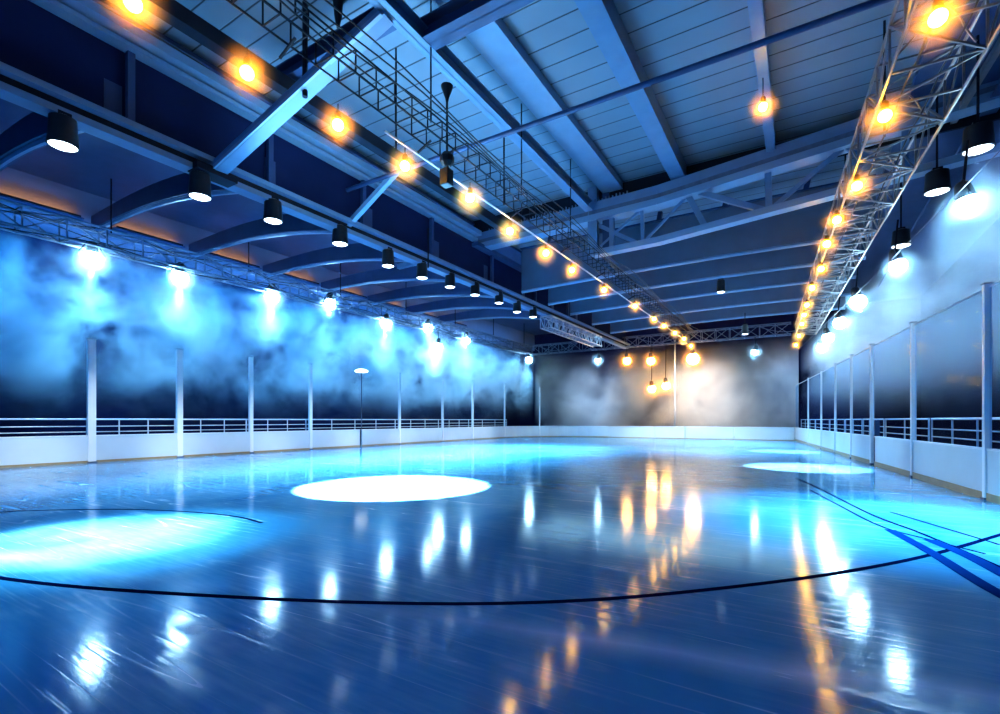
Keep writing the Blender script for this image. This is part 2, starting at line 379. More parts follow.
# clear panes above the right boards
for i in range(len(rp) - 1):
    a, b = rp[i], rp[i + 1]; d = (b - a).normalized(); n = V(-d.y, d.x, 0)
    a2 = a + d * 0.08 + n * 0.05; b2 = b - d * 0.08 + n * 0.05
    lab = ['clear pane over the farthest right board', 'clear narrow pane between the two farthest right glass posts', 'clear narrow pane, third from the far right corner', 'clear narrow pane, fourth from the far right corner',
           'clear pane on the far side of the wide right post', 'clear pane above the dark gate post', 'large clear pane between the two tall right glass posts', 'clear pane at the right edge of the photo'][i]
    t = thing('acrylic_shield', ((a2 + b2) / 2 + V(0, 0, 1.08)), lab, 'shield', 'clear shields on the right boards')
    MB().strip([(a2.x, a2.y), (b2.x, b2.y)], -0.006, 0.006, 1.08, 4.42).build('pane', M['glass'], t)
    MB().strip([(a2.x, a2.y), (b2.x, b2.y)], -0.014, 0.014, 4.42, 4.45).build('top_edge', M['white_post'], t)

# ------------------------------------------------------------------ guard railings behind the boards
def railing(a, b, n_up, label, group, off, r=0.028, zt=1.70):
    a, b = Vector(a), Vector(b); d = (b - a).normalized(); n = V(-d.y, d.x, 0) * off; a = a + n; b = b + n
    t = thing('guard_railing', (a + b) / 2, label, 'railing', group)
    MB().tube(a + V(0, 0, zt), b + V(0, 0, zt), r * 1.25, 10).build('top_rail', M['rail'], t, True)
    for z in (1.42, 1.20): MB().tube(a + V(0, 0, z), b + V(0, 0, z), r * 0.75, 8).build('mid_rail', M['rail'], t, True)
    for k in range(n_up + 1):
        p = a + (b - a) * (k / n_up); MB().tube(p - V(0, 0, 0.02), p + V(0, 0, zt), r * 0.9, 8).build('upright', M['rail'], t, True)
rl_lab = ['white pipe railing behind the nearest left board', 'white pipe railing behind boards between first and second left glass posts', 'white pipe railing between second and third left glass posts',
          'white pipe railing between third and fourth left glass posts', 'white pipe railing behind the left gate gap', 'white pipe railing between fifth and sixth left glass posts',
          'white pipe railing between sixth and seventh left glass posts', 'farthest stretch of white pipe railing on the left']
ry = [-2.0] + [left_y(q) for q in (92, 180, 251.5, 311, 400, 443, 473)] + [40.5]
for i in range(8):
    railing((XL, ry[i] + 0.01, 0), (XL, ry[i + 1] - 0.01, 0), [3, 3, 3, 3, 4, 3, 3, 3][i], rl_lab[i], 'left guard railings', 0.45)
rr_lab = ['farthest short white pipe railing on the right', 'white pipe railing behind the second farthest right board', 'white pipe railing behind the third farthest right board',
          'white pipe railing behind the fourth farthest right board', 'white pipe railing on the far side of the wide right post', 'white pipe railing right of the dark gate post',
          'long white pipe railing behind the board with the sheen spot', 'white pipe railing at the right edge of the photo']
for i in range(len(rp) - 1):
    d = (rp[i + 1] - rp[i]).normalized(); railing(rp[i] + d * 0.12, rp[i + 1] - d * 0.12, [3, 2, 2, 2, 3, 2, 3, 3][i], rr_lab[i], 'right guard railings', 0.42, 0.024)

# ------------------------------------------------------------------ roof steel
def along(name, x, z, w, h, y0, y1, mat, label, kind='i', cat='beam', group=None):
    m = MB(); p, q = (x, y0, z), (x, y1, z)
    (m.ibeam(p, q, w, h) if kind == 'i' else m.bar(p, q, w, h))
    return tag(m.build(name, mat, at=((x), (y0 + y1) / 2, z)), label, cat, group)
G = 'lengthwise roof beams'
along('roof_beam', -4.2, 11.7, 0.55, 0.58, -6, 20.9, M['steel'], 'grey-blue lengthwise roof beam right of the frame centre, lit deck each side', 'b', group=G)
along('roof_beam', -7.0, 11.84, 0.9, 0.30, -6, 20.9, M['steel_pale'], 'broad flat pale blue roof beam against the deck, upper centre', 'b', group=G)
along('roof_beam', -7.9, 11.05, 0.34, 0.42, -6, 20.4, M['steel'], 'narrow lower roof beam crossing in front of the broad pale one', group=G)
along('roof_beam', -0.9, 11.7, 0.30, 0.55, -6, 20.9, M['steel'], 'upright-looking roof beam at top right that carries the single warm lamp', group=G)
along('roof_beam', -11.6, 10.5, 0.32, 0.36, -6, 20.4, M['dark'], 'black lengthwise roof beam running behind the warm bulbs, upper left', 'b', group=G)
along('roof_beam', -18.5, 11.4, 0.4, 0.5, -6, 46, M['steel_deep'], 'dark blue lengthwise beam high in the left aisle', group=G)
along('roof_beam', 5.0, 11.5, 0.4, 0.6, -6, 46, M['steel_deep'], 'dark blue lengthwise beam at far top right above the right lamps', group=G)

# deep side girder on the left, with the flood lamps under it
gt = thing('side_girder', (-14, 18, 8.4), 'deep dark blue girder with pale flanges running along the left, flood lamps below', 'girder')
MB().bar((-13.9, -6, 10.95), (-13.9, 20.3, 10.95), 0.8, 0.22).bar((-13.9, -6, 10.70), (-13.9, 20.3, 10.70), 0.34, 0.12).build('top_flange', M['steel_pale'], gt)
MB().bar((-14.15, -6, 9.75), (-14.15, 46, 9.75), 0.06, 1.9).build('web_panel', M['panel'], gt)
MB().bar((-14.0, -6, 8.82), (-14.0, 46, 8.82), 0.55, 0.14).build('bottom_flange', M['steel'], gt)
MB().bar((-14.1, -6, 8.5), (-14.1, 46, 8.5), 0.42, 0.16).build('bottom_flange', M['steel'], gt)
MB().bar((-14.0, -6, 8.66), (-14.0, 46, 8.66), 0.10, 0.18).build('slot', M['dark'], gt)
MB().path([(-13.6, y, 11.12 + 0.05 * math.sin(y * 1.3)) for y in [k * 0.5 for k in range(-8, 40)]], 0.018, 6).build('cable', M['cable'], gt)
for y in (5.5, 9.2, 13.0, 17.0, 22, 27, 32, 37):
    MB().bar((-13.97, y, 8.9), (-13.97, y, 10.7), 0.16, 0.14, up=(1, 0, 0)).build('stiffener', M['steel_deep'], gt)
MB().bar((-13.9, 20.3, 10.5), (-13.9, 46, 10.5), 0.4, 0.18).build('top_flange', M['steel_deep'], gt)

# main cross truss
YM = 20.7
mt = thing('roof_truss', (-4, YM, 9.0), 'large pale blue cross truss spanning the hall, in front of the rows of cross beams', 'truss')
def cam_(x, z): return V(x, YM - 0.05 * (x + 4), z + 0.065 * max(0, x + 5))
def chord(name, z, w, h, mat, dy=0.0, x0=-20):
    m = MB()
    for a, b in ((x0, -5), (-5, 5.2)): m.bar(cam_(a, z) + V(0, dy, 0), cam_(b, z) + V(0, dy, 0), w, h)
    return m.build(name, M[mat], mt)
chord('top_chord', 11.12, 0.5, 0.36, 'steel'); chord('top_chord', 10.62, 0.62, 0.26, 'steel_pale'); chord('cable_tray', 10.84, 0.3, 0.2, 'alu_dark', -.1)
chord('bottom_chord', 9.08, 0.45, 0.24, 'steel_pale', 0, -7.9)
def X(px, py, lo=9.1, hi=10.6):
    d = sight(px); t = (YM - 0.2) / (d.y + 0.05 * d.x); p = at_depth(px, py, t); k = 0.065 * max(0, p.x + 5)
    return V(p.x, p.y, min(max(p.z, lo + k), hi + k))
for (a, b, c, d, w) in ((590, 213, 640, 245, .16), (642, 200, 592, 260, .10), (642, 200, 643, 245, .14), (688, 188, 642, 245, .10), (688, 190, 706, 232, .22),
                        (698, 181, 768, 217, .20), (768, 160, 769, 217, .22), (845, 140, 769, 217, .16), (845, 140, 905, 180, .16), (905, 120, 905, 178, .2), (612, 205, 612, 248, .2)):
    MB().bar(X(a, b), X(c, d), w, w * 0.8, up=(0, 1, 0)).build('web_member', M['steel'], mt)
MB().bar((-7.85, YM + .1, 9.0), (-7.85, YM + .1, 12.0), 0.42, 0.3, up=(0, 1, 0)).build('post', M['steel'], mt)
MB().bar((-7.3, YM + .3, 9.0), (-7.3, YM + .3, 12.0), 0.3, 0.3, up=(0, 1, 0)).build('post', M['steel_deep'], mt)
for k in range(46):
    x = -13.5 + k * 0.16; c = cam_(x, 11.3)
    MB().box(c + V(0, -.24, -.06), c + V(.05, -.17, .06 + random.random() * .1)).build('cable_clip', M['alu_dark'], mt)

# cross beams beyond it, arched a little along the lower edge
cb = [(24.8, 'first cross beam behind the large truss, deep and blue'), (28.3, 'second cross beam behind the large truss, grey-blue'), (31.8, 'third cross beam behind the large truss'),
      (36.0, 'fourth cross beam behind the large truss'), (40.3, 'last cross beam before the end wall lighting truss')]
for k, (y, lab) in enumerate(cb):
    t = thing('cross_beam', (-5, y, 9.0), lab, 'beam', 'cross beams beyond the large truss')
    m = MB(); n = 16
    for i in range(n):
        x0 = -13.7 + 16.3 * i / n; x1 = -13.7 + 16.3 * (i + 1) / n
        f = lambda x: 9.05 + 0.22 * math.sin(PI * min(1, max(0, (x + 14) / 22.0)))
        m.hexa([(x0, y - .05, f(x0)), (x1, y - .05, f(x1)), (x1, y + .05, f(x1)), (x0, y + .05, f(x0)), (x0, y - .05, 11.5), (x1, y - .05, 11.5), (x1, y + .05, 11.5), (x0, y + .05, 11.5)])
    m.build('web', M['steel_web'], t)
    MB().path([(-13.7 + 16.3 * i / 16, y, f(-13.7 + 16.3 * i / 16)) for i in range(17)], 0.09, 6).build('lower_flange', M['steel_pale'], t)
    MB().bar((-13.7, y, 11.5), (2.6, y, 11.5), 0.4, 0.06).build('upper_flange', M['steel_deep'], t)
    for x in (-12, -9, -6, -3, 0.2):
        MB().bar((x, y + .1, 11.5), (x + .1, y + .1, 11.99), 0.2, 0.2, up=(0, 1, 0)).build('hanger', M['steel_deep'], t)

# near cross members
tag(MB().ibeam((-12.3, 8.4, 11.1), (-7.9, 8.4, 11.1), 0.4, 0.42).build('cross_beam', M['steel_deep'], at=(-10, 8.4, 11.1)), 'dark blue cross beam meeting the diagonal brace, upper left', 'beam')
tag(MB().ibeam((-8.0, 9.3, 11.1), (8.2, 9.3, 11.1), 0.5, 0.5).build('cross_beam', M['steel_deep'], at=(-2, 9.3, 11.1)), 'dark cross beam leaving the top edge right of the black hanger', 'beam')
tag(MB().tube((-14, 12.25, 10.0), (8.0, 12.25, 10.0), 0.075, 10).build('tie_rod', M['steel_deep'], at=(-4, 12.25, 10.0), smooth=True), 'long thin round tie rod crossing under the whole roof deck', 'rod')
br = thing('diagonal_brace', (-11, 7.7, 9.4), 'straight blue diagonal brace rising from the left girder past the black beam', 'brace')
MB().bar((-14, 7.5, 8.55), (-8.0, 8.15, 10.9), 0.34, 0.30).build('strut', M['steel'], br)
MB().bar((-14, 7.32, 8.45), (-8.0, 7.97, 10.78), 0.10, 0.10).build('edge_strip', M['steel_pale'], br)
MB().bar((-13.9, 6.9, 8.5), (-13.9, 8.0, 8.5), 0.5, 0.2).build('foot_plate', M['dark'], br)
tag(MB().bar((-14.0, 12.3, 8.75), (-11.6, 12.4, 10.2), 0.18, 0.16).build('diagonal_brace', M['steel_pale'], at=(-12.8, 12.3, 9.4)), 'short pale brace between the left girder and the black beam', 'brace')
tag(MB().bar(at_x(952, 124, 4.2), at_x(1004, 38, 4.2), 0.16, 0.14).build('diagonal_brace', M['bronze'], at=at_x(952, 124, 4.2)), 'bronze-brown diagonal brace at the top right edge', 'brace')

# bracket ribs over the left aisle
for k in range(8):
    y = 5.2 + 4.1 * k
    t = MB(); prof = []
    n = 14; lo = []; hi = []
    for i in range(n + 1):
        s_ = i / n; x = -27.0 + s_ * 12.9
        z = 10.2 - 1.3 * s_ + 0.45 * math.sin(PI * s_)
        lo.append((x, z)); hi.append((x, z + 0.55 + 0.35 * s_))
    for i in range(n):
        (xa, za), (xb, zb) = lo[i], lo[i + 1]; (_, ha), (_, hb) = hi[i], hi[i + 1]
        t.hexa([(xa, y - .18, za), (xb, y - .18, zb), (xb, y + .18, zb), (xa, y + .18, za), (xa, y - .18, ha), (xb, y - .18, hb), (xb, y + .18, hb), (xa, y + .18, ha)])
    o = thing('arched_bracket', (-20.5, y, 10), 'curved blue ceiling bracket over the left aisle, ' + ORD[k] + ' from the camera', 'bracket', 'ceiling brackets over the left aisle')
    t.build('rib', M['steel_deep'], o)
    MB().path([(x, y, z - 0.02) for x, z in lo], 0.09, 6).build('lower_flange', M['steel'], o)

# hanger rods
def rod(p, q, r, label, mat='dark', name='hanger_rod'):
    return tag(MB().tube(p, q, r, 8).build(name, M[mat], at=q, smooth=True), label, 'rod')
a = at_depth(305, 97, 12.1); rod((a.x, a.y, 12.0), a, 0.065, 'thick black upright rod ending on the blue diagonal brace')
a = at_z(396, 152, 8.4); rod((a.x, a.y, 11.0), a, 0.022, 'long thin black rod hanging at top centre-left above a warm bulb')
a = at_y(504, 205, 12.4); rod((a.x, a.y, 10.0), a, 0.025, 'thin black rod hanging from the tie rod at centre')
a = at_x(421, 262, -14); rod((a.x + .4, a.y, 9.9), (a.x + .4, a.y, 8.2), 0.03, 'thin dark rod beside the flood lamps, left of centre')
def pole(px, y, ytop):
    a = at_y(px, 424, y); b = at_y(px, ytop, y); return V(a.x, y, 0), V(a.x, y, b.z)
a, b = pole(675, 46.4, 340); tag(MB().tube(a, b, 0.06, 8).build('slim_pole', M['alu'], at=a, smooth=True), 'slim grey pole standing behind the far end boards among amber lamps', 'pole')

# black hanging devices
def hanger_device(px, ytop, d, label, full=True):
    a = at_depth(px, ytop, d)
    t = thing('hanging_device', a, label, 'hanging device')
    MB().lathe([(0.0, 0.02), (0.16, 0.0), (0.14, -0.08), (0.05, -0.32), (0.03, -0.42), (0, -0.42)], a, seg=12).build('funnel_mount', M['black'], t, True)
    MB().tube(a + V(0, 0, -.4), a + V(0, 0, -1.85 if full else -0.75), 0.028, 8).build('rod', M['black'], t, True)
    if full:
        e = a + V(0, 0, -1.85)
        MB().lathe([(0, 0.14), (0.12, 0.12), (0.19, 0.02), (0.18, -0.12), (0.10, -0.22), (0, -0.22)], e, seg=8).build('junction_box', M['black'], t)
        MB().box(e + V(-.14, -.14, -.72), e + V(.12, .12, -.3)).build('sensor_box', M['black'], t, bevel=0.02)
        MB().tube(e + V(0.02, 0, -.2), e + V(0.02, 0, -.32), 0.03, 8).build('neck', M['black'], t)
hanger_device(447, 86, 12.6, 'black funnel-mounted rod with two black boxes hanging top centre-left')
# thick bracket at the very top
a = at_depth(338, -14, 11.0)
t = thing('hanging_device', a, 'black tapered hook cut by the top edge, upper left', 'hanging device')
MB().lathe([(0, 0.05), (0.34, 0.0), (0.28, -0.12), (0.11, -0.36), (0.08, -0.7), (0.03, -0.95), (0, -0.97)], a, seg=14).build('funnel_mount', M['black'], t, True)
MB().tube(a, (a.x, a.y, 12.0), 0.04, 8).build('rod', M['black'], t, True)

# ------------------------------------------------------------------ lighting trusses
def box_truss(t, p, q, w, h, bay, r, mat, lace=True, tri=False, name='truss'):
    p, q = Vector(p), Vector(q); d = (q - p); L = d.length; d.normalize()
    n = d.cross(V(0, 0, 1)).normalized(); nb = max(2, round(L / bay))
    if tri: offs = [n * -w / 2 + V(0, 0, h), n * w / 2 + V(0, 0, h), V(0, 0, 0)]
    else: offs = [n * -w / 2, n * w / 2, n * w / 2 + V(0, 0, h), n * -w / 2 + V(0, 0, h)]
    for o in offs: MB().tube(p + o, q + o, r, 6).build('chord', M[mat], t, True)
    m = MB(); k = len(offs)
    for i in range(nb):
        a = p + d * (L * i / nb); b = p + d * (L * (i + 1) / nb)
        for j in range(k):
            u, v = offs[j], offs[(j + 1) % k]
            if not lace: m = MB() if j == 0 else m
            m.bar(a + u, a + v, r * 1.1, r * 1.1)
            if not lace:
                if j == k - 1: m.build('rung', M[mat], t)
                continue
            if (i + j) % 2: m.bar(a + u, b + v, r * 1.1, r * 1.1)
            else: m.bar(a + v, b + u, r * 1.1, r * 1.1)
    if lace: m.build('lacing', M[mat], t)
lt = thing('lighting_truss', (-24.6, 20, 8.6), 'long lighting truss along the left side carrying the cool spotlights', 'truss')
box_truss(lt, (-24.6, 1, 8.7), (-24.6, 46, 8.7), 0.8, 0.8, 1.3, 0.045, 'alu_dark')
for k in range(3):
    MB().path([(-24.2 - .2 * k, y, 8.66 + 0.9 * k * .45 + 0.16 * math.sin(y * (0.9 + .2 * k) + k)) for y in [1 + i * .75 for i in range(61)]], 0.022, 5).build('cable', M['cable'], lt)
for y in range(3, 46, 6): MB().tube((-24.6, y, 9.5), (-24.6, y, 11.77), 0.03, 6).build('suspension', M['dark'], lt)
rt = thing('lighting_truss', (1.2, 24, 8.0), 'wide bronze lighting truss on the right carrying a line of warm bulbs', 'truss')
R0, R1 = V(2.35, 7.0, 8.12), V(0.35, 44.0, 8.12)
box_truss(rt, R0, R1, 1.35, 0.88, 1.15, 0.034, 'bronze')
for k in range(13):   # bowed stiffeners inside the truss
    y = 9 + k * 2.7; c = R0 + (R1 - R0) * ((y - 7) / 37.0)
    MB().path([c + V(-.6 + 1.2 * s / 8, 0.25 * math.sin(s), 0.85 * math.sin(PI * (0.1 + .8 * s / 8)) ** .8) for s in range(9)], 0.02, 5).build('bowed_stay', M['bronze'], rt, True)
for k in range(2):
    MB().path([R0 + (R1 - R0) * (i / 50.0) + V(-.3 + .5 * k, 0, 0.1 + .06 * math.sin(i * 1.9 + k)) for i in range(51)], 0.02, 5).build('cable', M['cable'], rt)
for y in (10, 16, 23, 30, 37, 43):
    c = R0 + (R1 - R0) * ((y - 7) / 37.0)
    MB().tube(c + V(0, 0, .88), V(c.x, c.y, 11.99), 0.03, 6).build('suspension', M['dark'], rt)
ct = thing('lighting_truss', (-7.8, 20, 8.4), 'slender central ladder truss with a bright tube carrying the warm bulb string', 'truss')
box_truss(ct, (-7.75, -2, 8.55), (-7.75, 43, 8.55), 0.5, 0.45, 0.55, 0.02, 'dark', lace=False)
MB().tube((-8.2, 8.3, 8.36), (-8.2, 43, 8.36), 0.032, 8).build('lamp_tube', M['alu'], ct, True)
for k in range(4):
    MB().path([(-7.3 + 0.10 * k, y, 8.62 + .08 * k + 0.12 * math.sin(y * 0.7 + k)) for y in [i * .8 - 2 for i in range(57)]], 0.018, 5).build('cable', M['cable'], ct)
for y in (1.6, 5.6, 9.4, 14, 18, 22, 27, 32, 37, 42):
    MB().bar((-8.2, y, 8.36), (-7.75, y, 8.55), 0.04, 0.04).build('arm', M['dark'], ct)
    MB().tube((-7.75, y, 9.0), (-7.75, y, 11.99 if y < 20 else 9.3), 0.02, 6).build('suspension', M['dark'], ct)
et = thing('lighting_truss', (-9, 44.2, 8.6), 'dim lighting truss across the far end above the amber lamps', 'truss')
box_truss(et, (-24.0, 45.4, 8.5), (-0.6, 45.4, 8.5), 0.8, 0.9, 1.1, 0.045, 'alu_dark')
for k in range(5):
    MB().path([(-23 + 5.0 * k + i * .45, 44.9, 9.3 - 1.1 * math.sin(PI * i / 10) * (0.6 + .3 * (k % 2))) for i in range(11)], 0.03, 5).build('cable', M['alu_dark'], et)
st = thing('lighting_truss', (-14, 33, 7.9), 'short shiny box truss hanging beyond the last flood lamp, left of centre', 'truss')
box_truss(st, (-14, 28.5, 7.62), (-14, 38, 7.62), 0.75, 0.75, 0.6, 0.04, 'alu')
for y in (29.5, 37): MB().tube((-14, y, 8.36), (-14, y, 8.44), 0.03, 6).build('suspension', M['dark'], st)
sc_ = thing('support_cable', at_x(900, 282, 3.9), 'thin pale cable slanting above the right glass panes', 'cable')
MB().path([V(5.0 - (y - 4) * .114 - .3, y, 7.35 - .02 * math.sin(PI * (y - 4) / 42) * 6) for y in [4 + i * 2 for i in range(22)]], 0.011, 6).build('wire', M['alu_dark'], sc_)

# ------------------------------------------------------------------ lamps
def lamp(kind, loc, col, watts, rad=0.05, name=None, aim=None, ang=None, blend=0.3, parent=None):
    d = bpy.data.lights.new(name or 'lamp_or_fill', kind); d.color = col; d.energy = watts
    if kind in ('POINT', 'SPOT'): d.shadow_soft_size = rad
    o = bpy.data.objects.new(name or 'lamp_or_fill', d); C.objects.link(o); o.location = loc
    if kind == 'SPOT': d.spot_size = ang; d.spot_blend = blend
    if aim is not None: o.rotation_euler = (Vector(aim) - Vector(loc)).to_track_quat('-Z', 'Y').to_euler()
    return o
def dome(r, h, n=6): return [(r * math.cos(PI / 2 * k / n), -h * math.sin(PI / 2 * k / n)) for k in range(n)] + [(0, -h)]
# warm pendant bulbs: one prototype per hanging length, then copies
def halo_mat(name, col, dens, R):
    # added scatter ball imitating lens bloom around a lamp, thinner with distance
    m, nt, N, L = new_mat(name); N.remove(N['Principled BSDF'])
    tc = N.new('ShaderNodeTexCoord'); ln = N.new('ShaderNodeVectorMath'); ln.operation = 'LENGTH'; L.new(tc.outputs['Object'], ln.inputs[0])
    mr = N.new('ShaderNodeMapRange'); mr.inputs['From Min'].default_value = 0; mr.inputs['From Max'].default_value = R; mr.inputs['To Min'].default_value = 1; mr.inputs['To Max'].default_value = 0
    L.new(ln.outputs['Value'], mr.inputs['Value'])
    pw = N.new('ShaderNodeMath'); pw.operation = 'POWER'; pw.inputs[1].default_value = 2.0; L.new(mr.outputs['Result'], pw.inputs[0])
    d = N.new('ShaderNodeMath'); d.operation = 'MULTIPLY'; d.inputs[1].default_value = dens; L.new(pw.outputs[0], d.inputs[0])
    vs = N.new('ShaderNodeVolumeScatter'); vs.inputs['Color'].default_value = (*col, 1); vs.inputs['Anisotropy'].default_value = 0.0
    L.new(d.outputs[0], vs.inputs['Density']); L.new(vs.outputs[0], N['Material Output'].inputs['Volume']); return m
M['halo_warm'] = halo_mat('warm_bloom', (1.0, 0.55, 0.18), 3.8, 0.58)
M['halo_amber'] = halo_mat('amber_bloom', (1.0, 0.50, 0.14), 1.4, 1.2)
M['halo_right'] = halo_mat('right_bloom', (0.62, 0.85, 1.0), 1.6, 0.7)
M['halo_cool'] = halo_mat('cool_bloom', (0.62, 0.85, 1.0), 1.7, 0.85)
def ball(r, n=10): return [(0, r)] + [(r * math.sin(PI * k / n), r * math.cos(PI * k / n)) for k in range(1, n)] + [(0, -r)]
def make_bulb(mat, stem):
    root = bpy.data.objects.new('pendant_bulb', None); C.objects.link(root); OFF[root.name] = V(0, 0, 0)
    MB().lathe(ball(0.125), seg=18).build('bulb', M[mat], root, True)
    MB().lathe(ball(0.58, 14), seg=24).build('halo', M['halo_warm'], root, True)
    MB().lathe([(0, 0.30), (0.05, 0.29), (0.07, 0.25), (0.075, 0.14), (0.055, 0.12), (0, 0.12)], seg=12).build('socket', M['black'], root, True)
    MB().tube((0, 0, 0.28), (0, 0, stem), 0.014, 6).build('stem', M['dark'], root, True)
    return root
def copy_tree(o, parent=None):
    c = o.copy(); C.objects.link(c)
    if parent: c.parent = parent
    for ch in o.children: copy_tree(ch, c)
    return c
def bulbs(spots, stem, labels, group, watts, col, every=1):
    proto = make_bulb('warm', stem)
    for i, p in enumerate(spots):
        o = proto if i == 0 else copy_tree(proto)
        o.location = p; tag(o, labels[i], 'bulb', group)
    for i, p in enumerate(spots):
        if i % every == 0: lamp('POINT', p - V(0, 0, .02), col, watts * every, 0.135)
WARM = (1.0, 0.55, 0.22)
mid = [(133, 3), (247, 73), (338, 125), (405, 166), (470, 198), (510, 231), (546, 253), (572, 270), (604, 290), (635, 306), (654, 319), (664, 326), (675, 333), (684, 339), (691, 346)]
ms = [at_z(x, y, 8.0) for x, y in mid]
bulbs(ms, 0.45, ['glowing warm bulb of the central string, ' + (ORD[i] + ' from the top left of the photo' if i < 10 else ORD[14 - i] + ' from its far end') for i in range(15)], 'warm bulbs on the central string', 24, WARM)
rb = [(938, 18), (885, 116), (857, 186), (837, 220), (827, 244), (821, 269), (812, 288), (807, 305), (804, 315), (802, 324), (799, 336), (796, 345)]
rs = [at_z(x, y, 7.85) for x, y in rb]
bulbs(rs, 0.3, ['glowing warm bulb under the wide right truss, ' + (ORD[i] + ' from the top edge' if i < 6 else ORD[11 - i] + ' from its far end') for i in range(12)], 'warm bulbs on the right truss', 24, (1.0, 0.5, 0.16))
p = at_x(763, 107, -0.9)
bulbs([p], 11.45 - p.z, ['single bright warm bulb hanging from the upright-looking roof beam'], 'single warm lamp', 30, (1.0, 0.55, 0.2))

# cool spotlights: yoke, can, domed lens
def spot(p, aim, label, group, col, watts, ang, blend, lens='cool', r=0.24, name='stage_spotlight', topz=None, light=True, hal=None):
    p = Vector(p); ax = (p - Vector(aim)).normalized()   # axis points up out of the back of the can
    t = thing(name, p, label, 'spotlight', group)
    rc = min(r, .22)
    can = MB().lathe([(0, r + .34), (rc * .45, r + .34), (rc * .7, r + .28), (rc * .85, r + .08), (rc * .95, r * .62), (rc * .8, r * .6)], p, ax, 20).build('can', M['black'], t, True)
    MB().lathe(ball(r * .95, 12), p, ax, 20).build('lens', M[lens], can, True)
    MB().lathe(ball(0.7 if hal else 0.85 if lens == 'cool' else 1.2, 14), p, seg=24).build('halo', M[hal or ('halo_cool' if lens == 'cool' else 'halo_amber')], t, True)
    lamp('POINT', p, col, (90 if hal else 260) if lens == 'cool' else 700, r)
    zt = topz if topz else p.z + 0.75
    MB().tube(p + ax * 0.45, V(p.x, p.y, zt), 0.03, 8).build('clamp', M['dark'], t)
    s_ = V(0, 1, 0) if abs(ax.y) < .9 else V(1, 0, 0)
    for k in (-1, 1): MB().bar(p + ax * 0.2 + s_ * k * r * 1.2, p + ax * 0.62 + s_ * k * r * 0.5, 0.03, 0.05).build('yoke_arm', M['dark'], t)
    if light: lamp('SPOT', p - ax * (r * 1.05), col, watts, 0.06, aim=p - ax * 5, ang=ang, blend=blend)
CYAN = (0.22, 0.58, 1.0)
ls = [(92, 259), (180, 278), (272, 297), (330, 304), (386, 324), (428, 328), (438, 347), (466, 340), (529, 360)]
ll = ['bright cool spotlight on the left truss, nearest the left edge', 'bright cool spotlight on the left truss, second from the left edge', 'bright cool spotlight on the left truss, third from the left edge',
      'bright cool spotlight on the left truss, fourth from the left edge', 'large bright cool spotlight on the left truss, fifth from the left edge', 'small cool spotlight just right of the fifth large one',
      'lower cool spotlight hanging beneath the left truss, over a thin glass post', 'cool spotlight above the seventh left glass post', 'lone cool spotlight at the far left corner of the rink']
for i, (x, y) in enumerate(ls):
    p = at_x(x, y, -24.6 if i != 6 else -24.3)
    spot(p, p + V(-0.9, 0.2, -6), ll[i], 'left cool spotlights', (0.15, 0.54, 1.0), 3400 if i < 8 else 2400, 1.25, 1.0, r=0.36, topz=8.7 if p.z < 8.5 else p.z + .5)
for i, (x, y, lab) in enumerate([(598, 360, 'cool spotlight at far end, left of the amber lamps'), (755, 352, 'cool bluish spotlight at far end, right of the amber lamps')]):
    p = at_y(x, y, 45.4); spot(p, p + V(-1.6 if i == 0 else -1.2, 1.6, -6), lab, 'far end spotlights', (0.35, 0.65, 1), 1600, 1.1, 0.8, r=0.24, topz=8.5)
fa = [(627, 361, 'small amber lamp at the far end, leftmost of the amber cluster'), (651, 361, 'bright amber lamp at the far end left of the slim pole, upper one'), (693, 359, 'brightest big amber lamp at the far end, right of the slim pole'),
      (652, 389, 'lower amber lamp in the far haze, left of its neighbour'), (666, 386, 'lower amber lamp in the far haze, close to the slim pole')]
for i, (x, y, lab) in enumerate(fa):
    p = at_y(x, y, 45.5); spot(p, p + V(0.2, 1.2, -6), lab, 'far end amber lamps', (1.0, 0.58, 0.26), 230, 1.7, 0.8, lens='warm_far', r=0.56 if i == 2 else .4, name='amber_lamp', topz=8.5)
rsp = [(968, 205), (898, 266), (858, 302), (840, 323), (828, 338), (822, 348)]
for i, (x, y) in enumerate(rsp):
    p = at_z(x, y, 7.0)
    spot(p, p + V(1.2, -0.3, -6), 'cool spotlight above the right glass panes, ' + (['nearest and largest', 'second from the camera', 'third from the camera', 'third from the far end', 'second from the far end', 'farthest'][i]), 'right cool spotlights',
         (0.34, 0.60, 1.0), 280 if i == 0 else 520, 1.3, 0.9, r=0.27 if i < 2 else .34, topz=8.6, hal='halo_right')

# pendant floodlights under the side girder and on the right
def flood(p, label, group, topz, r=0.26, lit=6000, cone=1.75):
    t = thing('pendant_floodlight', p, label, 'floodlight', group)
    hs = MB().lathe([(0, 0.66), (r * .5, 0.66), (r * .95, 0.60), (r * 1.05, 0.1), (r * 1.12, 0.0), (r * 1.0, -0.01), (r * 1.0, 0.03)], p, seg=22).build('housing', M['black'], t, True)
    MB().lathe([(r * 0.98, 0.0), (r * .7, -0.035), (0, -0.045)], p, seg=22).build('lens', M['flood'], hs, True)
    MB().tube(p + V(0, 0, .64), (p.x, p.y, topz), 0.03, 8).build('hanger', M['dark'], t)
    if lit: lamp('SPOT', p - V(0, 0, .06), (0.30, 0.68, 1.0), lit, 0.2, aim=p - V(0, 0, 5), ang=cone, blend=1.0)
    MB().box(p + V(-.12, -.12, .62), p + V(.12, .12, .72)).build('bracket', M['dark'], t)
fl = [(63, 146), (200, 197), (273, 221), (340, 244), (388, 266), (422, 278), (450, 287), (475, 295), (499, 303), (517, 312), (533, 317)]
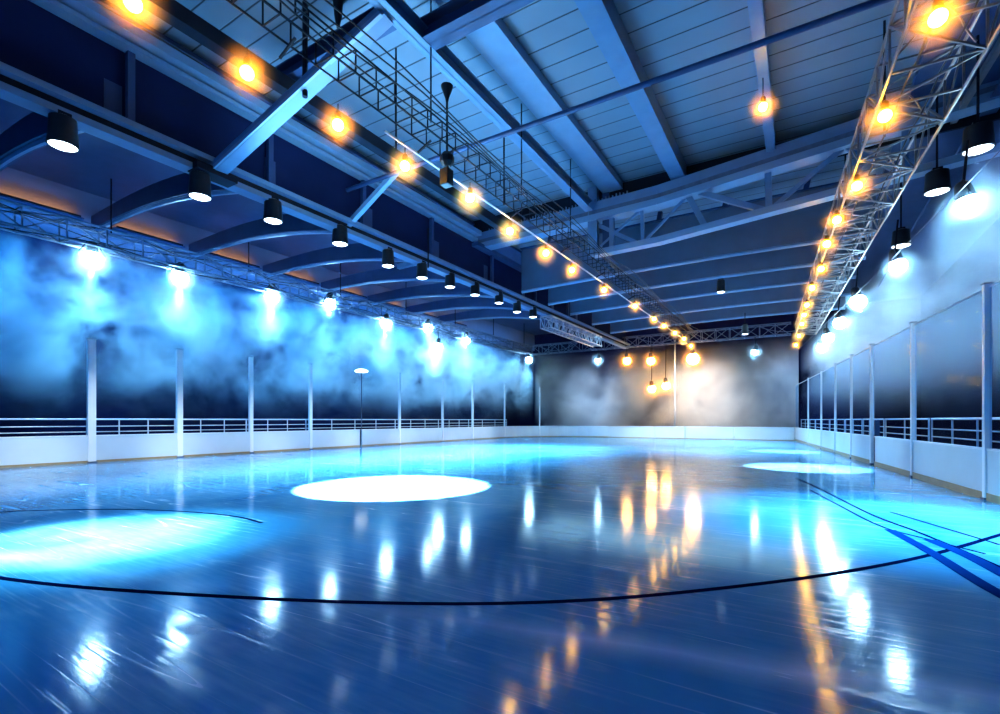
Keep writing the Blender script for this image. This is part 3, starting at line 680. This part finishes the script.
for i, (x, y) in enumerate(fl):
    flood(at_x(x, y, -14.0), 'black can floodlight with white face under the left girder, ' + ORD[i] + ' from the left edge', 'floodlights under the left girder', 8.45, 0.26 if i < 4 else .23, 2000 if i < 3 else 11000 if i < 6 else 18000)
for (x, y, lab) in ((978, 150, 'large black can floodlight at the right edge of the photo'), (937, 192, 'black can floodlight second from the right edge, above the nearest right spotlight'), (901, 246, 'small black can floodlight above the second right spotlight')):
    flood(at_z(x, y, 8.7), lab, 'right side floodlights', 11.68, 0.30, 2500, 1.3)
for (x, y, z, lab) in ((721, 292, 8.5, 'tiny white pendant lamp hanging among the cross beams'), (745, 334, 7.6, 'tiny pale pendant lamp at the far end above the right cool spotlight')):
    p = at_z(x, y, z); flood(p, lab, None, 9.05 + (0 if z < 8 else .1), 0.2, 12000)
a = at_x(361.5, 446, XL - .25); b = at_x(361.5, 371, XL - .25)
t = thing('lamp_post', (a.x, a.y, 0), 'thin lamp post with small white cap at the left gate gap', 'lamp post')
MB().tube((a.x, a.y, 0), (a.x, a.y, b.z), 0.03, 8).build('pole', M['alu_dark'], t, True)
MB().lathe([(0, 0.14), (0.2, 0.12), (0.42, 0.02), (0.40, -0.06), (0.2, -0.10), (0, -0.1)], (a.x, a.y, b.z), seg=16).build('lamp_cap', M['flood'], t, True)
MB().tube((a.x, a.y - .22, 0), (a.x, a.y - .22, 1.07), 0.04, 8).build('gate_hinge', M['dark'], t)

# warm wall strips that light the upper left wall between the brackets
for k in range(8):
    y = 7.2 + 4.1 * k
    t = thing('strip_light', (-26.9, y, 10.45), 'low warm strip lighting the upper left wall, ' + ORD[k] + ' bay from the camera', 'strip light', 'warm strips on the upper left wall')
    MB().box((-27.0, y - 1.5, 10.36), (-26.45, y + 1.5, 10.42)).build('ledge', M['steel_deep'], t)
    MB().bar((-26.5, y - 1.4, 10.46), (-26.5, y + 1.4, 10.46), 0.06, 0.08).build('channel', M['dark'], t)
    MB().bar((-26.55, y - 1.35, 10.46), (-26.55, y + 1.35, 10.46), 0.03, 0.05).build('diffuser', M['strip'], t)
    d = bpy.data.lights.new('strip_lamp', 'AREA'); d.shape = 'RECTANGLE'; d.size = 2.6; d.size_y = 0.08; d.color = (1, .42, .14); d.energy = 16; d.spread = 2.2
    o = bpy.data.objects.new('strip_lamp', d); C.objects.link(o); o.location = (-26.58, y, 10.5); o.rotation_euler = Vector((-1, 0, .5)).to_track_quat('-Z', 'Y').to_euler()

# ------------------------------------------------------------------ haze
def haze(name, lo, hi, mat, label):
    lo, hi = Vector(lo), Vector(hi)
    o = MB().box(lo, hi).build(name, mat); return tag(o, label, 'haze', kind='stuff')
haze('haze', (-28.9, -1, 0.2), (-24.2, 46.5, 9.2), haze_mat('blue_haze', (0.85, 0.93, 1.0), 0.8, [(0, .0), (1.8, .02), (3.0, .22), (4.3, .85), (5.8, 1.0), (7.2, .6), (8.2, .2), (12, 0)], 0.38, 0.43, 0.61, 3.0), 'billowing blue haze behind the left boards under the spotlight truss')
haze('haze', (-24.1, 46.3, 0.2), (-0.1, 51.8, 8.6), haze_mat('warm_haze', (0.93, 0.94, 0.97), 0.75, [(0, .7), (2, .8), (5, 1.0), (6.5, .6), (8.2, .1), (12, 0)], 0.25, 0.30, 0.66, 11.0), 'pale warm haze behind the far end boards')
hz = [(xr(5) + .9, 5), (8.3, 5), (8.3, 51.8), (xr(51.8) + .95, 51.8)]
o = MB().hexa([(x, y, .2) for x, y in hz] + [(x, y, 9.0) for x, y in hz]).build('haze', haze_mat('right_haze', (0.85, 0.93, 1.0), 0.3, [(0, .0), (2.2, .03), (3.4, .25), (5.5, 1.0), (7.0, .8), (8.6, .1), (12, 0)], 0.30, 0.36, 0.64, 23.0))
tag(o, 'soft blue-grey haze behind the right glass panes', 'haze', kind='stuff')

# ------------------------------------------------------------------ lights
def down_spot(px, py, rad, z, col, w, blend):
    c = ground(px, py); lamp('SPOT', (c.x, c.y, z), col, w, 0.05, aim=(c.x, c.y, 0), ang=2 * math.atan(rad / z), blend=blend)
down_spot(395, 486, 2.45, 7.2, (1.0, 0.97, 0.95), 60000, 0.12)
down_spot(125, 537, 2.7, 7.2, (0.22, 0.70, 1.0), 7000, 0.9)
down_spot(105, 536, 1.9, 7.0, (0.9, 1.0, 1.0), 20000, 1.0)
down_spot(805, 467.5, 2.1, 6.9, (0.95, 0.97, 1.0), 20000, 0.4)
down_spot(785, 451.5, 1.9, 6.9, (0.85, 0.95, 1.0), 16000, 0.6)
down_spot(900, 520, 4.4, 6.9, (0.10, 0.62, 1.0), 12000, 1.0)
def area(loc, aim, sx, sy, col, w):  # unseen fill lights, no fixture modelled
    d = bpy.data.lights.new('area', 'AREA'); d.shape = 'RECTANGLE'; d.size = sx; d.size_y = sy; d.color = col; d.energy = w
    o = bpy.data.objects.new('area', d); C.objects.link(o); o.location = loc
    o.rotation_euler = (Vector(aim) - Vector(loc)).to_track_quat('-Z', 'Y').to_euler(); return o
area((-9.6, 11, 7.2), (-9.0, 12, 12), 3, 8, (0.30, 0.68, 1.0), 560)    # added unseen blue fill, washes the deck from below
area((-8, 31, 4), (-8, 31, 12), 18, 12, (0.32, 0.52, 1.0), 400)  # added fill for the cross beams
area((-19, 16, 5.5), (-18, 16, 12), 4, 24, (0.08, 0.30, 1.0), 220)  # added blue fill under the left aisle
area((-6, -8, 6), (-8, 20, 7), 18, 8, (0.06, 0.36, 1.0), 750)             # added blue fill behind the camera, brightens the steel
# added unseen strip fills that light the haze, turned to the walls
def strip(a, b, out, col, w):
    a, b = Vector(a), Vector(b); d = bpy.data.lights.new('haze_fill', 'AREA'); d.shape = 'RECTANGLE'; d.size = (b - a).length; d.size_y = 0.6; d.color = col; d.energy = w
    o = bpy.data.objects.new('haze_fill', d); C.objects.link(o); z = -(Vector(out).normalized()); x = (b - a).normalized(); y = z.cross(x)
    o.matrix_world = Matrix.Translation((a + b) / 2) @ Matrix((x, y, z)).transposed().to_4x4()
strip((-24.9, 0, 8.3), (-24.9, 30, 8.3), (-1, 0, -.55), (0.02, 0.36, 1.0), 3000)
strip((-24.9, 30, 8.3), (-24.9, 45, 8.3), (-1, 0, -.55), (0.14, 0.50, 1.0), 2200)
lamp('SPOT', (-8, 38, 7.8), (1.0, 0.92, 0.86), 26000, 0.1, aim=(-7.5, 50, 3.2), ang=0.75, blend=1.0)  # added spots without fixtures, they light the end haze
lamp('SPOT', (-16, 36, 7.8), (0.42, 0.64, 1.0), 18000, 0.1, aim=(-18.5, 50, 3.6), ang=0.7, blend=1.0)
lamp('SPOT', (-3, 36, 7.8), (0.28, 0.55, 1.0), 16000, 0.1, aim=(1.0, 50, 4.2), ang=0.7, blend=1.0)
strip((5.2, 6, 8.0), (1.2, 50, 8.0), (1, 0, -.5), (0.16, 0.36, 1.0), 650)
area((-9, 41, 8.2), (-9, 41, 0), 24, 9, (0.36, 0.72, 1.0), 1150)            # added unseen cool fill that pales the far ice
# added spots without fixtures that brighten the boards
for y in (3, 7.5, 12, 17, 22, 27, 33): lamp('SPOT', (-15.2, y, 7.7), (0.86, 0.95, 1.0), 2700, 0.2, aim=(-22.6, y + 1, 0.25), ang=0.74, blend=0.8)
for y in (11, 15, 20, 26, 33): lamp('SPOT', (-3.6, y, 7.6), (0.55, 0.84, 1.0), 1300, 0.2, aim=(xr(y) - 1.2, y + 1, 0.0), ang=0.62, blend=0.8)
lamp('SPOT', (-9, 33, 7.6), (0.85, 0.92, 1.0), 6500, 0.2, aim=(-9, YE, 0.0), ang=1.2, blend=1.0)
W = bpy.data.worlds.new('world'); S.world = W; W.use_nodes = True
bg = W.node_tree.nodes['Background']; bg.inputs[0].default_value = (0.03, 0.12, 0.42, 1); bg.inputs[1].default_value = 0.55

# ------------------------------------------------------------------ render look
S.view_settings.view_transform = 'Standard'; S.view_settings.look = 'Medium High Contrast'; S.view_settings.exposure = 0.0
cy = S.cycles
cy.use_denoising = True; cy.volume_step_rate = 2.0; cy.volume_max_steps = 128
cy.max_bounces = 6; cy.volume_bounces = 1; cy.transparent_max_bounces = 12; cy.sample_clamp_indirect = 6.0
cy.use_light_tree = True
